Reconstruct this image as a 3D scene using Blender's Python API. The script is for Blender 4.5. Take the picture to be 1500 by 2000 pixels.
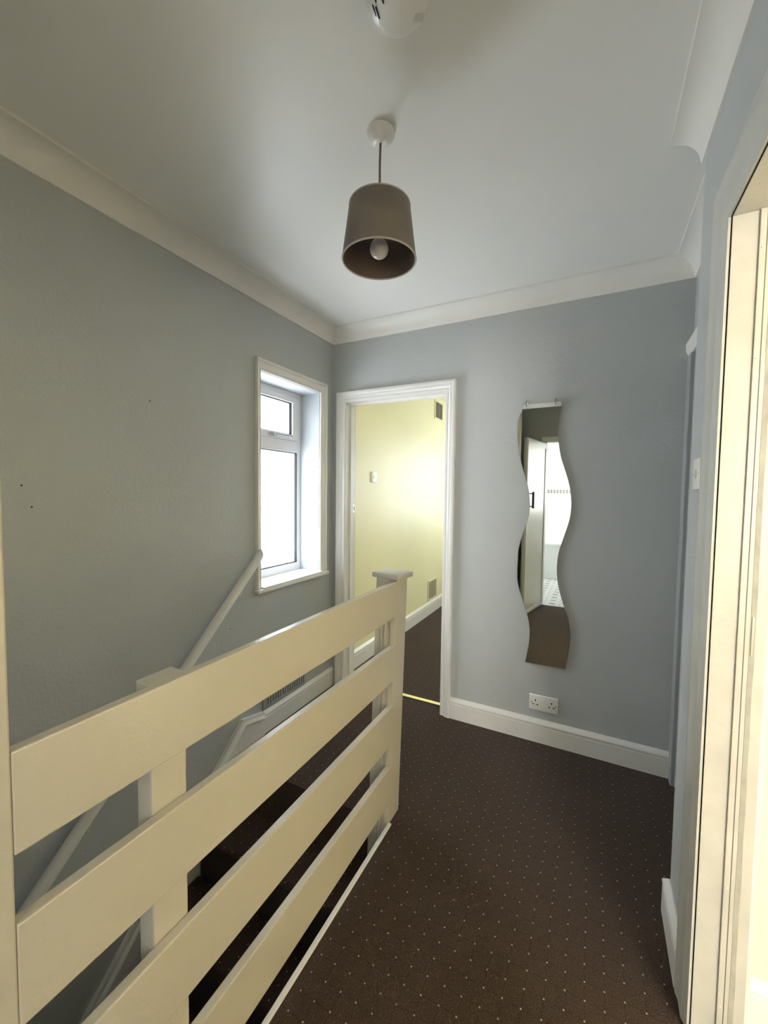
import bpy, bmesh, math, random
from mathutils import Vector, Matrix

# ------------------------------------------------------------------ camera, sky, light, exposure
S = bpy.context.scene
COL = S.collection
for o in list(bpy.data.objects):
    bpy.data.objects.remove(o)

CAM_Z, YAW, PITCH, ROLL, F_PX = 1.35, 0.478116, 0.0487373, 0.012485, 792.56
cam_data = bpy.data.cameras.new('camera')
cam = bpy.data.objects.new('camera', cam_data)
COL.objects.link(cam)
S.camera = cam
fwd = Vector((-math.sin(YAW) * math.cos(PITCH), math.cos(YAW) * math.cos(PITCH), -math.sin(PITCH)))
r0 = Vector((math.cos(YAW), math.sin(YAW), 0))
u0 = r0.cross(fwd)
rt = math.cos(ROLL) * r0 + math.sin(ROLL) * u0
up = -math.sin(ROLL) * r0 + math.cos(ROLL) * u0
m = Matrix((rt, up, -fwd)).transposed().to_4x4()
m.translation = Vector((0, 0, CAM_Z))
cam.matrix_world = m
cam_data.sensor_fit = 'VERTICAL'
cam_data.sensor_height = 36.0
cam_data.lens = F_PX * 36.0 / 2000.0
cam_data.clip_start = 0.02

world = bpy.data.worlds.new('sky')
S.world = world
world.use_nodes = True
bg = world.node_tree.nodes['Background']
bg.inputs['Color'].default_value = (0.86, 0.93, 1.0, 1)
bg.inputs['Strength'].default_value = 2.0

def area(name, loc, direction, sx, sy, watts, color):
    L = bpy.data.lights.new(name, 'AREA')
    L.shape = 'RECTANGLE'
    L.size, L.size_y = sx, sy
    L.energy = watts
    L.color = color
    o = bpy.data.objects.new(name, L)
    o.location = loc
    o.rotation_euler = Vector(direction).to_track_quat('-Z', 'Y').to_euler()
    COL.objects.link(o)
    return o

# daylight just outside each window of the house
area('landing_window_daylight', (-2.15, 1.92, 1.15), (1, -0.05, 0.35), 0.9, 1.4, 95, (0.90, 0.95, 1.0))
area('yellow_room_window_daylight', (-0.5, 5.60, 1.38), (0, -1, -0.12), 1.5, 1.4, 82, (0.88, 0.95, 1.0))
area('bedroom_window_daylight', (1.95, -2.30, 1.5), (0.15, 1, -0.1), 2.0, 1.4, 440, (1.0, 0.93, 0.81))
area('bathroom_window_daylight', (1.06, -2.47, 1.6), (-1, 0.0, -0.1), 0.85, 1.15, 215, (1.0, 0.97, 0.92))

S.view_settings.view_transform = 'Standard'
S.view_settings.look = 'None'
S.view_settings.exposure = 0.08
S.view_settings.gamma = 1.0
S.view_settings.use_curve_mapping = False
S.cycles.use_denoising = True
S.cycles.max_bounces = 12
S.cycles.diffuse_bounces = 8
S.cycles.glossy_bounces = 6
S.cycles.transparent_max_bounces = 12
S.cycles.sample_clamp_indirect = 6.0
S.cycles.caustics_reflective = False
S.cycles.caustics_refractive = False

# ------------------------------------------------------------------ key dimensions (metres)
XL, YB, XR, XREC, ZC = -1.60, 2.313, 0.255, 0.375, 2.42   # left wall, back wall, right wall, recess wall, ceiling
YREAR = -0.65
YB2 = 2.433           # far face of the back wall
XBF = -0.70           # face of the balustrade boards
RISE, GOING, YTOP = 0.218, 0.222, 1.42
COVE = 0.083

# ------------------------------------------------------------------ materials
def new_mat(name):
    mt = bpy.data.materials.new(name)
    mt.use_nodes = True
    nt = mt.node_tree
    b = nt.nodes['Principled BSDF']
    return mt, nt, b

def paint(name, col, rough=0.5, bump=0.0, bscale=60.0, var=0.04, vscale=3.0, spec=0.5, coat=0.0, detail=3.0):
    mt, nt, b = new_mat(name)
    N, L = nt.nodes, nt.links
    tc = N.new('ShaderNodeTexCoord')
    nz = N.new('ShaderNodeTexNoise')
    nz.inputs['Scale'].default_value = vscale
    nz.inputs['Detail'].default_value = 4
    L.new(tc.outputs['Object'], nz.inputs['Vector'])
    cr = N.new('ShaderNodeValToRGB')
    lo = tuple(c * (1 - var) for c in col[:3]) + (1,)
    hi = tuple(min(1, c * (1 + var)) for c in col[:3]) + (1,)
    cr.color_ramp.elements[0].color, cr.color_ramp.elements[1].color = lo, hi
    cr.color_ramp.elements[0].position, cr.color_ramp.elements[1].position = 0.3, 0.7
    L.new(nz.outputs['Fac'], cr.inputs['Fac'])
    L.new(cr.outputs['Color'], b.inputs['Base Color'])
    b.inputs['Roughness'].default_value = rough
    b.inputs['Specular IOR Level'].default_value = spec
    b.inputs['Coat Weight'].default_value = coat
    b.inputs['Coat Roughness'].default_value = 0.15
    if bump > 0:
        n2 = N.new('ShaderNodeTexNoise')
        n2.inputs['Scale'].default_value = bscale
        n2.inputs['Detail'].default_value = detail
        L.new(tc.outputs['Object'], n2.inputs['Vector'])
        bp = N.new('ShaderNodeBump')
        bp.inputs['Strength'].default_value = bump
        bp.inputs['Distance'].default_value = 0.004
        L.new(n2.outputs['Fac'], bp.inputs['Height'])
        L.new(bp.outputs['Normal'], b.inputs['Normal'])
    return mt

M = {}
M['grey_wall'] = paint('grey_emulsion', (0.466, 0.483, 0.484), 0.48, 0.34, 75, 0.03, 2.0)
M['ceiling'] = paint('white_ceiling_paint', (0.83, 0.815, 0.775), 0.40, 0.05, 30, 0.02, 1.5)
M['coving'] = paint('white_coving_paint', (0.80, 0.775, 0.725), 0.5, 0.08, 40, 0.02, 4.0)
M['gloss'] = paint('white_gloss_paint', (0.80, 0.785, 0.755), 0.28, 0.10, 35, 0.03, 6.0)
M['board'] = paint('cream_white_gloss_paint', (0.595, 0.55, 0.455), 0.19, 0.16, 130, 0.025, 5.0)
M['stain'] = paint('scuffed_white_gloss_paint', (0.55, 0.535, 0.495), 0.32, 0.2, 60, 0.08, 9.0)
M['grey_jamb'] = paint('grey_painted_timber', (0.36, 0.375, 0.375), 0.35, 0.1, 40, 0.04, 6.0)
M['upvc'] = paint('white_upvc', (0.80, 0.80, 0.84), 0.3, 0.0, 1, 0.01)
M['plastic'] = paint('white_plastic', (0.82, 0.81, 0.78), 0.3, 0.0, 1, 0.01)
M['old_plastic'] = paint('aged_white_plastic', (0.70, 0.69, 0.65), 0.4, 0.0, 1, 0.02)
M['yellow'] = paint('pale_yellow_emulsion', (0.86, 0.81, 0.53), 0.47, 0.08, 60, 0.02, 2.0)
M['cream_yellow'] = paint('cream_yellow_emulsion', (0.90, 0.84, 0.58), 0.6, 0.05, 60, 0.02, 2.0)
M['white_wall'] = paint('white_emulsion', (0.82, 0.82, 0.80), 0.6, 0.0, 1, 0.01)
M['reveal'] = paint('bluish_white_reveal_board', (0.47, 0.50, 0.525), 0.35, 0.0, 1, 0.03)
M['handle'] = paint('grey_white_handle', (0.42, 0.42, 0.43), 0.35, 0.0, 1, 0.02)
M['vent_slats'] = paint('brown_shaded_louvre', (0.36, 0.31, 0.20), 0.5, 0.0, 1, 0.03)
M['dimmed_gloss'] = paint('dimmed_white_gloss_paint', (0.58, 0.575, 0.53), 0.28, 0.10, 35, 0.04, 6.0)  # white gloss darkened: weaker light on right architrave and bathroom leaf put into colour
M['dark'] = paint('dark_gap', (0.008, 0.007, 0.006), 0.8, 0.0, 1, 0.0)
M['black_metal'] = paint('black_iron', (0.012, 0.011, 0.011), 0.35, 0.1, 50, 0.1)
M['steel'] = paint('brushed_steel', (0.5, 0.5, 0.5), 0.3, 0.0, 1, 0.02)
M['steel'].node_tree.nodes['Principled BSDF'].inputs['Metallic'].default_value = 1.0
M['brass'] = paint('brass', (0.95, 0.85, 0.42), 0.3, 0.0, 1, 0.04)
M['brass'].node_tree.nodes['Principled BSDF'].inputs['Metallic'].default_value = 0.85
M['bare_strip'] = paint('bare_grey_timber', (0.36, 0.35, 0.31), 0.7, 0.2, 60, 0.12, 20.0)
M['dark_tone'] = paint('dark_shadow_and_screws', (0.12, 0.11, 0.10), 0.7, 0.0, 1, 0.02)  # dark tone of the modelled shadow beside the draught strip, and of socket screws
M['shade'] = paint('taupe_velvet', (0.168, 0.142, 0.118), 0.85, 0.12, 200, 0.16, 9.0, 0.2)
M['shade'].node_tree.nodes['Principled BSDF'].inputs['Sheen Weight'].default_value = 0.35
M['shade'].node_tree.nodes['Principled BSDF'].inputs['Sheen Roughness'].default_value = 0.4
M['shade_in'] = paint('dark_bronze_lining', (0.10, 0.07, 0.055), 0.5, 0.0, 1, 0.05)
M['shade_rim'] = paint('taupe_rim_binding', (0.42, 0.37, 0.33), 0.6, 0.0, 1, 0.03)
M['bulb'] = paint('opal_bulb_glass', (0.62, 0.59, 0.57), 0.12, 0.0, 1, 0.01)
M['cord'] = paint('brown_flex', (0.17, 0.11, 0.09), 0.6, 0.0, 1, 0.05)
M['grey_vent'] = paint('grey_painted_grille', (0.33, 0.345, 0.34), 0.45, 0.0, 1, 0.03)
M['vent_cream'] = paint('cream_plastic_grille', (0.84, 0.81, 0.58), 0.45, 0.0, 1, 0.03)
M['porcelain'] = paint('white_enamel', (0.86, 0.87, 0.87), 0.12, 0.0, 1, 0.01)

mt, nt, b = new_mat('mirror_glass')
b.inputs['Base Color'].default_value = (0.84, 0.89, 0.86, 1)
b.inputs['Metallic'].default_value = 1.0
b.inputs['Roughness'].default_value = 0.012
M['mirror'] = mt
M['mirror_back'] = paint('mirror_backing', (0.24, 0.27, 0.25), 0.4, 0.0, 1, 0.02)

# window panes: frosted sheet that lets daylight through
mt, nt, b = new_mat('frosted_pane')
N, L = nt.nodes, nt.links
tr = N.new('ShaderNodeBsdfTransparent'); tr.inputs['Color'].default_value = (0.97, 0.98, 0.98, 1)
tl = N.new('ShaderNodeBsdfTranslucent'); tl.inputs['Color'].default_value = (0.92, 0.94, 0.96, 1)
gl = N.new('ShaderNodeBsdfGlossy'); gl.inputs['Roughness'].default_value = 0.25
vr = N.new('ShaderNodeTexVoronoi'); vr.inputs['Scale'].default_value = 55
tc = N.new('ShaderNodeTexCoord'); L.new(tc.outputs['Object'], vr.inputs['Vector'])
bp = N.new('ShaderNodeBump'); bp.inputs['Strength'].default_value = 0.5; bp.inputs['Distance'].default_value = 0.004
L.new(vr.outputs['Distance'], bp.inputs['Height'])
L.new(bp.outputs['Normal'], tl.inputs['Normal']); L.new(bp.outputs['Normal'], gl.inputs['Normal'])
m1 = N.new('ShaderNodeMixShader'); m1.inputs['Fac'].default_value = 0.3
m2 = N.new('ShaderNodeMixShader'); m2.inputs['Fac'].default_value = 0.05
L.new(tr.outputs[0], m1.inputs[1]); L.new(tl.outputs[0], m1.inputs[2])
L.new(m1.outputs[0], m2.inputs[1]); L.new(gl.outputs[0], m2.inputs[2])
L.new(m2.outputs[0], N['Material Output'].inputs['Surface'])
M['pane'] = mt

def carpet(name, base, dot):
    mt, nt, b = new_mat(name)
    N, L = nt.nodes, nt.links
    tc = N.new('ShaderNodeTexCoord')
    sx = N.new('ShaderNodeSeparateXYZ'); L.new(tc.outputs['Object'], sx.inputs[0])
    def math_(op, a, bv=None, c=None):
        n = N.new('ShaderNodeMath'); n.operation = op
        for i, v in enumerate((a, bv, c)):
            if v is None: continue
            if isinstance(v, (int, float)): n.inputs[i].default_value = v
            else: L.new(v, n.inputs[i])
        return n.outputs[0]
    wob = N.new('ShaderNodeTexNoise'); wob.inputs['Scale'].default_value = 5.0
    L.new(tc.outputs['Object'], wob.inputs['Vector'])
    w = math_('MULTIPLY_ADD', wob.outputs['Fac'], 0.012, -0.006)
    def cell(v, off, sp):
        q = math_('DIVIDE', math_('SUBTRACT', math_('ADD', v, w), off), sp)
        fr = math_('FRACT', math_('ADD', q, 0.5))
        return math_('MULTIPLY', math_('ABSOLUTE', math_('SUBTRACT', fr, 0.5)), sp)
    dx = cell(sx.outputs[0], 0.215, 0.0488)
    dy = cell(sx.outputs[1], 2.170, 0.0482)
    d2 = math_('SQRT', math_('ADD', math_('MULTIPLY', dx, dx), math_('MULTIPLY', dy, dy)))
    dotm = N.new('ShaderNodeMapRange'); dotm.inputs[1].default_value = 0.0010; dotm.inputs[2].default_value = 0.0031
    dotm.inputs[3].default_value = 1.0; dotm.inputs[4].default_value = 0.0; L.new(d2, dotm.inputs[0])
    lin = math_('MINIMUM', dx, dy)
    linm = N.new('ShaderNodeMapRange'); linm.inputs[1].default_value = 0.0008; linm.inputs[2].default_value = 0.0024
    linm.inputs[3].default_value = 0.78; linm.inputs[4].default_value = 1.0; L.new(lin, linm.inputs[0])
    nz = N.new('ShaderNodeTexNoise'); nz.inputs['Scale'].default_value = 330; nz.inputs['Detail'].default_value = 2
    L.new(tc.outputs['Object'], nz.inputs['Vector'])
    fib = N.new('ShaderNodeMapRange'); fib.inputs[1].default_value = 0.3; fib.inputs[2].default_value = 0.7
    fib.inputs[3].default_value = 0.40; fib.inputs[4].default_value = 1.60; L.new(nz.outputs['Fac'], fib.inputs[0])
    big = N.new('ShaderNodeTexNoise'); big.inputs['Scale'].default_value = 4.0; big.inputs['Detail'].default_value = 3
    L.new(tc.outputs['Object'], big.inputs['Vector'])
    bigm = N.new('ShaderNodeMapRange'); bigm.inputs[3].default_value = 0.85; bigm.inputs[4].default_value = 1.15
    L.new(big.outputs['Fac'], bigm.inputs[0])
    k = math_('MULTIPLY', math_('MULTIPLY', fib.outputs[0], linm.outputs[0]), bigm.outputs[0])
    hs = N.new('ShaderNodeMix'); hs.data_type = 'RGBA'; hs.blend_type = 'MULTIPLY'; hs.inputs[0].default_value = 1.0
    hs.inputs[6].default_value = (*base, 1)
    cb = N.new('ShaderNodeCombineColor')
    for i in range(3): L.new(k, cb.inputs[i])
    L.new(cb.outputs[0], hs.inputs[7])
    mx = N.new('ShaderNodeMix'); mx.data_type = 'RGBA'
    L.new(dotm.outputs[0], mx.inputs[0]); L.new(hs.outputs[2], mx.inputs[6]); mx.inputs[7].default_value = (*dot, 1)
    L.new(mx.outputs[2], b.inputs['Base Color'])
    b.inputs['Roughness'].default_value = 0.95
    b.inputs['Specular IOR Level'].default_value = 0.1
    b.inputs['Sheen Weight'].default_value = 0.12
    bp = N.new('ShaderNodeBump'); bp.inputs['Strength'].default_value = 0.5; bp.inputs['Distance'].default_value = 0.003
    L.new(math_('MULTIPLY', fib.outputs[0], linm.outputs[0]), bp.inputs['Height'])
    L.new(bp.outputs['Normal'], b.inputs['Normal'])
    return mt
M['carpet'] = carpet('brown_dotted_carpet', (0.053, 0.0315, 0.0215), (0.46, 0.37, 0.285))

def tile_mat(name, tile, grout, w, h, gap, insert=None):
    mt, nt, b = new_mat(name)
    N, L = nt.nodes, nt.links
    tc = N.new('ShaderNodeTexCoord')
    br = N.new('ShaderNodeTexBrick')
    br.offset = 0.0
    br.inputs['Color1'].default_value = br.inputs['Color2'].default_value = (*tile, 1)
    br.inputs['Mortar'].default_value = (*grout, 1)
    br.inputs['Scale'].default_value = 1.0
    br.inputs['Mortar Size'].default_value = gap
    br.inputs['Brick Width'].default_value = w
    br.inputs['Row Height'].default_value = h
    L.new(tc.outputs['UV'], br.inputs['Vector'])
    out = br.outputs['Color']
    if insert:
        sx = N.new('ShaderNodeSeparateXYZ'); L.new(tc.outputs['UV'], sx.inputs[0])
        def math_(op, a, bv=None):
            n = N.new('ShaderNodeMath'); n.operation = op
            for i, v in enumerate((a, bv)):
                if v is None: continue
                if isinstance(v, (int, float)): n.inputs[i].default_value = v
                else: L.new(v, n.inputs[i])
            return n.outputs[0]
        def inside(v, sp, half):
            fr = math_('FRACT', math_('DIVIDE', v, sp))
            return math_('LESS_THAN', math_('ABSOLUTE', math_('SUBTRACT', fr, 0.5)), half / sp)
        k = math_('MULTIPLY', inside(sx.outputs[0], insert[0], insert[2]), inside(sx.outputs[1], insert[1], insert[3]))
        mx = N.new('ShaderNodeMix'); mx.data_type = 'RGBA'
        L.new(k, mx.inputs[0]); L.new(out, mx.inputs[6]); mx.inputs[7].default_value = (0.10, 0.10, 0.11, 1)
        out = mx.outputs[2]
    L.new(out, b.inputs['Base Color'])
    b.inputs['Roughness'].default_value = 0.25
    return mt
M['wall_tile'] = tile_mat('white_wall_tile', (0.60, 0.61, 0.62), (0.40, 0.41, 0.42), 0.25, 0.33, 0.004)
M['floor_tile'] = tile_mat('white_floor_tile', (0.55, 0.55, 0.54), (0.40, 0.40, 0.40), 0.17, 0.17, 0.004, (0.17, 0.17, 0.032, 0.018))
M['mosaic'] = tile_mat('mosaic_border_tile', (0.50, 0.49, 0.44), (0.30, 0.30, 0.27), 0.05, 0.022, 0.003, (0.05, 0.022, 0.011, 0.007))

# ------------------------------------------------------------------ mesh helpers
def box(bm, x0, x1, y0, y1, z0, z1, bev=0.0, seg=2):
    vs = [bm.verts.new((x, y, z)) for x in (x0, x1) for y in (y0, y1) for z in (z0, z1)]
    idx = [(0, 1, 3, 2), (4, 6, 7, 5), (0, 4, 5, 1), (2, 3, 7, 6), (0, 2, 6, 4), (1, 5, 7, 3)]
    fs = [bm.faces.new([vs[i] for i in f]) for f in idx]
    if bev > 0:
        es = list({e for f in fs for e in f.edges})
        bmesh.ops.bevel(bm, geom=es, offset=bev, segments=seg, profile=0.5, affect='EDGES')
    return vs

def hexa(bm, pts, bev=0.0):
    """eight points ordered like box(): x, then y, then z"""
    vs = [bm.verts.new(p) for p in pts]
    idx = [(0, 1, 3, 2), (4, 6, 7, 5), (0, 4, 5, 1), (2, 3, 7, 6), (0, 2, 6, 4), (1, 5, 7, 3)]
    fs = [bm.faces.new([vs[i] for i in f]) for f in idx]
    if bev > 0:
        es = list({e for f in fs for e in f.edges})
        bmesh.ops.bevel(bm, geom=es, offset=bev, segments=2, profile=0.5, affect='EDGES')

def loft(bm, rings, close=True, caps=True):
    vr = [[bm.verts.new(p) for p in r] for r in rings]
    n = len(vr[0])
    for a, bb in zip(vr[:-1], vr[1:]):
        for i in range(n if close else n - 1):
            j = (i + 1) % n
            bm.faces.new((a[i], a[j], bb[j], bb[i]))
    if caps and close:
        bm.faces.new(list(reversed(vr[0])))
        bm.faces.new(vr[-1])

def lathe(bm, prof, cx, cy, n=40, closed=False):
    """prof: (radius, z) list; radius 0 collapses to a pole"""
    rings = []
    for r, z in prof:
        if r < 1e-6:
            rings.append([bm.verts.new((cx, cy, z))])
        else:
            rings.append([bm.verts.new((cx + r * math.cos(2 * math.pi * i / n), cy + r * math.sin(2 * math.pi * i / n), z)) for i in range(n)])
    prs = list(zip(rings[:-1], rings[1:]))
    if closed: prs.append((rings[-1], rings[0]))
    for a, bb in prs:
        for i in range(n):
            j = (i + 1) % n
            if len(a) == 1 and len(bb) == 1: continue
            if len(a) == 1: bm.faces.new((a[0], bb[j], bb[i]))
            elif len(bb) == 1: bm.faces.new((a[i], a[j], bb[0]))
            else: bm.faces.new((a[i], a[j], bb[j], bb[i]))

def tube(bm, pts, r, n=12):
    pts = [Vector(p) for p in pts]
    rings = []
    ref = Vector((0, 0, 1))
    for i, p in enumerate(pts):
        t = (pts[min(i + 1, len(pts) - 1)] - pts[max(i - 1, 0)]).normalized()
        if abs(t.dot(ref)) > 0.95: a = Vector((1, 0, 0))
        else: a = ref
        s = t.cross(a).normalized(); q = s.cross(t)
        rings.append([p + r * (math.cos(2 * math.pi * k / n) * s + math.sin(2 * math.pi * k / n) * q) for k in range(n)])
    loft(bm, rings)

def prism(bm, poly, d0, d1, fn):
    """poly of (a, b) extruded from d0 to d1; fn(a, b, d) -> xyz"""
    loft(bm, [[fn(a, b_, d0) for a, b_ in poly], [fn(a, b_, d1) for a, b_ in poly]])

def run(bm, prof, s0, s1, fn, k0=0.0, k1=0.0):
    """profile (protrusion, height) run along a wall from s0 to s1, ends mitred by k * protrusion"""
    loft(bm, [[fn(s0 + k0 * p, p, h) for p, h in prof], [fn(s1 - k1 * p, p, h) for p, h in prof]])

def frame3(bm, prof, u_a, u_b, v0, v1, fn):
    """door casing: profile (offset outward, protrusion) round two jambs and a head, mitred"""
    loft(bm, [[fn(u_a - a, v0, p) for a, p in prof], [fn(u_a - a, v1 + a, p) for a, p in prof],
              [fn(u_b + a, v1 + a, p) for a, p in prof], [fn(u_b + a, v0, p) for a, p in prof]])

def finish(bm, smooth=False):
    bmesh.ops.recalc_face_normals(bm, faces=bm.faces[:])
    return bm

def obj(name, bm, mat, parent=None, smooth=False, loc=None):
    finish(bm)
    me = bpy.data.meshes.new(name)
    bm.to_mesh(me)
    bm.free()
    mats = mat if isinstance(mat, (list, tuple)) else [mat]
    for q in mats: me.materials.append(q)
    if smooth:
        for p in me.polygons: p.use_smooth = True
        try: me.set_sharp_from_angle(angle=math.radians(38))
        except Exception: pass
    o = bpy.data.objects.new(name, me)
    COL.objects.link(o)
    if parent is not None:
        o.parent = parent
        o.location = -Vector(parent['at'])
    return o

def B(): return bmesh.new()

def tag(o, label, cat, kind=None, group=None):
    o['label'] = label; o['category'] = cat
    if kind: o['kind'] = kind
    if group: o['group'] = group
    return o

def thing(name, label, cat, at, kind=None, group=None):
    o = bpy.data.objects.new(name, None)
    o.empty_display_size = 0.05
    o.location = at
    o['at'] = tuple(at)
    COL.objects.link(o)
    return tag(o, label, cat, kind, group)

def struct(name, bm, mat, label, cat, smooth=False):
    return tag(obj(name, bm, mat, None, smooth), label, cat, 'structure')

def wall(bm, axis, p0, p1, u0, u1, z0, z1, holes=()):
    """slab with rectangular holes (ua, ub, za, zb); axis 'x' = slab faces x"""
    us = sorted({u0, u1, *[h[0] for h in holes], *[h[1] for h in holes]})
    zs = sorted({z0, z1, *[h[2] for h in holes], *[h[3] for h in holes]})
    us = [u for u in us if u0 <= u <= u1]; zs = [z for z in zs if z0 <= z <= z1]
    for ua, ub in zip(us[:-1], us[1:]):
        run_z = None
        for za, zb in zip(zs[:-1], zs[1:]):
            um, zm = (ua + ub) / 2, (za + zb) / 2
            solid = not any(h[0] < um < h[1] and h[2] < zm < h[3] for h in holes)
            if solid: run_z = (run_z[0], zb) if run_z else (za, zb)
            if (not solid or zb == zs[-1]) and run_z:
                if axis == 'x': box(bm, p0, p1, ua, ub, *run_z)
                else: box(bm, ua, ub, p0, p1, *run_z)
                run_z = None

def uv_box(o, scale=1.0):
    me = o.data
    uv = me.uv_layers.new(name='uv')
    for p in me.polygons:
        n = p.normal
        ax = max(range(3), key=lambda i: abs(n[i]))
        for li in p.loop_indices:
            c = me.vertices[me.loops[li].vertex_index].co
            uv.data[li].uv = ((c.y, c.z) if ax == 0 else (c.x, c.z) if ax == 1 else (c.x, c.y))

# ------------------------------------------------------------------ structure: floors
STX = -0.698      # right side of the stairwell
bm = B()
box(bm, -0.70, XREC + 0.1, YREAR, YB2, -0.22, 0)
box(bm, XL, -0.801, YTOP, YB2, -0.22, 0)
box(bm, XL, -0.70, YREAR, 0.155, -0.22, 0)
box(bm, -0.801, -0.70, 1.535, YB2, -0.22, 0)
struct('floor', bm, M['carpet'], 'brown landing carpet with a grid of small pale dots', 'carpet')
bm = B(); box(bm, XL, 1.2, YB2, 5.3, -0.22, -0.001)
struct('floor_yellow_room', bm, M['carpet'], 'brown dotted carpet of the yellow room beyond the far doorway', 'carpet')
bm = B(); box(bm, XREC, 3.5, -2.0, 1.43, -0.22, 0.0)
struct('floor_bedroom', bm, M['carpet'], 'brown carpet of the cream room through the right doorway', 'carpet')
bm = B(); box(bm, -0.95, 0.8, -3.15, YREAR, -0.22, -0.002)
o = struct('floor_bathroom', bm, M['floor_tile'], 'white bathroom floor tiles with small dark inserts seen in the mirror', 'floor tiles'); uv_box(o)
bm = B(); box(bm, XL - 0.2, STX + 0.1, -1.2, 1.8, -2.62, -2.4)
struct('floor_hall', bm, M['carpet'], 'dark hall floor at the bottom of the stairwell', 'floor')

# ceiling
bm = B(); box(bm, XL - 0.3, 3.7, -3.3, 5.4, ZC, ZC + 0.15)
struct('ceiling', bm, M['ceiling'], 'plain white painted ceiling above the landing', 'ceiling')

# ------------------------------------------------------------------ structure: walls
WY0, WY1, WZ0, WZ1 = 1.630, 2.163, 0.825, 1.985       # window opening in the left wall
bm = B(); wall(bm, 'x', XL - 0.28, XL, YREAR - 0.12, YB2, -2.4, ZC, [(WY0, WY1, WZ0, WZ1)])
struct('wall_left', bm, M['grey_wall'], 'blue-grey textured wall above the stairs, with the window in it', 'wall')
wl = bpy.data.objects['wall_left']
for y, z in ((0.6094, 1.3572), (1.0305, 1.705), (1.4286, 0.6562), (0.634, 1.289)):
    bm = B(); bmesh.ops.create_cone(bm, cap_ends=True, segments=10, radius1=0.0028, radius2=0.0022, depth=0.001,
                                    matrix=Matrix.Translation((XL + 0.0004, y, z)) @ Matrix.Rotation(math.pi / 2, 4, 'Y'))
    o = obj('nail_hole', bm, M['dark'], None); o.parent = wl
bm = B(); wall(bm, 'x', XL - 0.28, XL, YB2, 5.3, 0, ZC)
struct('wall_yellow_room_left', bm, M['yellow'], 'pale yellow wall seen through the far doorway', 'wall')

DX0, DX1, DZ = -1.493, -0.797, 1.945                  # far doorway opening
bm = B(); wall(bm, 'y', YB, YB2 - 0.02, XL, XREC + 0.1, 0, ZC, [(DX0 - 0.025, DX1 + 0.025, -1, DZ + 0.025)])
struct('wall_back', bm, M['grey_wall'], 'blue-grey end wall with the far doorway and the wavy mirror', 'wall')
bm = B(); wall(bm, 'y', YB2 - 0.02, YB2, XL, 1.2, 0, ZC, [(DX0 - 0.025, DX1 + 0.025, -1, DZ + 0.025)])
struct('wall_yellow_room_front', bm, M['yellow'], 'yellow room side of the far doorway wall', 'wall')
bm = B(); wall(bm, 'x', 1.2, 1.35, YB2 - 0.02, 5.3, 0, ZC)
struct('wall_yellow_room_right', bm, M['yellow'], 'yellow right hand wall of the far room', 'wall')
bm = B(); wall(bm, 'y', 5.3, 5.42, XL - 0.28, 1.35, 0, ZC, [(-1.15, 0.15, 0.9, 2.05)])
struct('wall_yellow_room_back', bm, M['yellow'], 'far end wall of the yellow room with its window', 'wall')

RY0, RY1, RZ = 0.44, 1.203, 1.983                     # right doorway opening
XR2 = 0.356
bm = B(); wall(bm, 'x', XR, XR2 - 0.004, YREAR, 1.525, 0, ZC, [(RY0 - 0.028, RY1 + 0.028, -1, RZ + 0.028)])
struct('wall_right', bm, M['grey_wall'], 'narrow blue-grey wall beside the right doorway, ending in an outside corner', 'wall')
bm = B(); wall(bm, 'x', XREC, XREC + 0.10, 1.525, YB, 0, ZC)
struct('wall_recess', bm, M['grey_wall'], 'blue-grey recessed wall behind the right corner', 'wall')
bm = B(); wall(bm, 'x', XR2 - 0.004, XR2, YREAR, 1.31, 0, ZC, [(RY0 - 0.028, RY1 + 0.028, -1, RZ + 0.028)])
struct('wall_bedroom_left', bm, M['cream_yellow'], 'cream bedroom side of the right doorway wall', 'wall')
bm = B(); wall(bm, 'y', 1.31, 1.525, XR2 - 0.004, 3.5, 0, ZC)
struct('wall_bedroom_back', bm, M['cream_yellow'], 'pale yellow wall just visible through the right doorway', 'wall')
bm = B(); wall(bm, 'x', 3.5, 3.65, -2.0, 1.525, 0, ZC)
struct('wall_bedroom_right', bm, M['cream_yellow'], 'cream bedroom wall opposite the right doorway', 'wall')
bm = B(); wall(bm, 'y', -2.12, -2.0, 0.9, 3.65, 0, ZC, [(1.0, 2.9, 0.85, 2.1)])
box(bm, 0.86, 0.94, -2.0, YREAR - 0.12, 0, ZC)
box(bm, XR2, 0.94, YREAR - 0.12, YREAR, 0, ZC)
struct('wall_bedroom_front', bm, M['cream_yellow'], 'cream bedroom wall with the bright window', 'wall')

BX0, BX1, BZ = -0.525, 0.19, 1.97                     # bathroom doorway (seen in the mirror)
bm = B(); wall(bm, 'y', YREAR - 0.10, YREAR, XL, XR2, -2.4, ZC, [(BX0 - 0.025, BX1 + 0.025, -0.22, BZ + 0.025)])
struct('wall_rear', bm, M['grey_wall'], 'blue-grey wall behind the camera with the bathroom doorway, seen in the mirror', 'wall')
bm = B(); box(bm, XL, -0.80, 0.160, 0.2445, -0.22, ZC)
struct('wall_stair_side', bm, M['grey_wall'], 'wall closing off the near end of the stairwell beside the white upright', 'wall')
bm = B(); box(bm, STX, STX + 0.1, YREAR, 1.56, -2.4, -0.22)
struct('wall_stairwell', bm, M['grey_wall'], 'dark wall under the landing floor beside the stairs', 'wall')
bm = B(); box(bm, XL, STX + 0.1, 1.56, 1.68, -2.4, -0.22)
struct('wall_stairwell_back', bm, M['grey_wall'], 'dark wall below the top of the stairs', 'wall')
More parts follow.
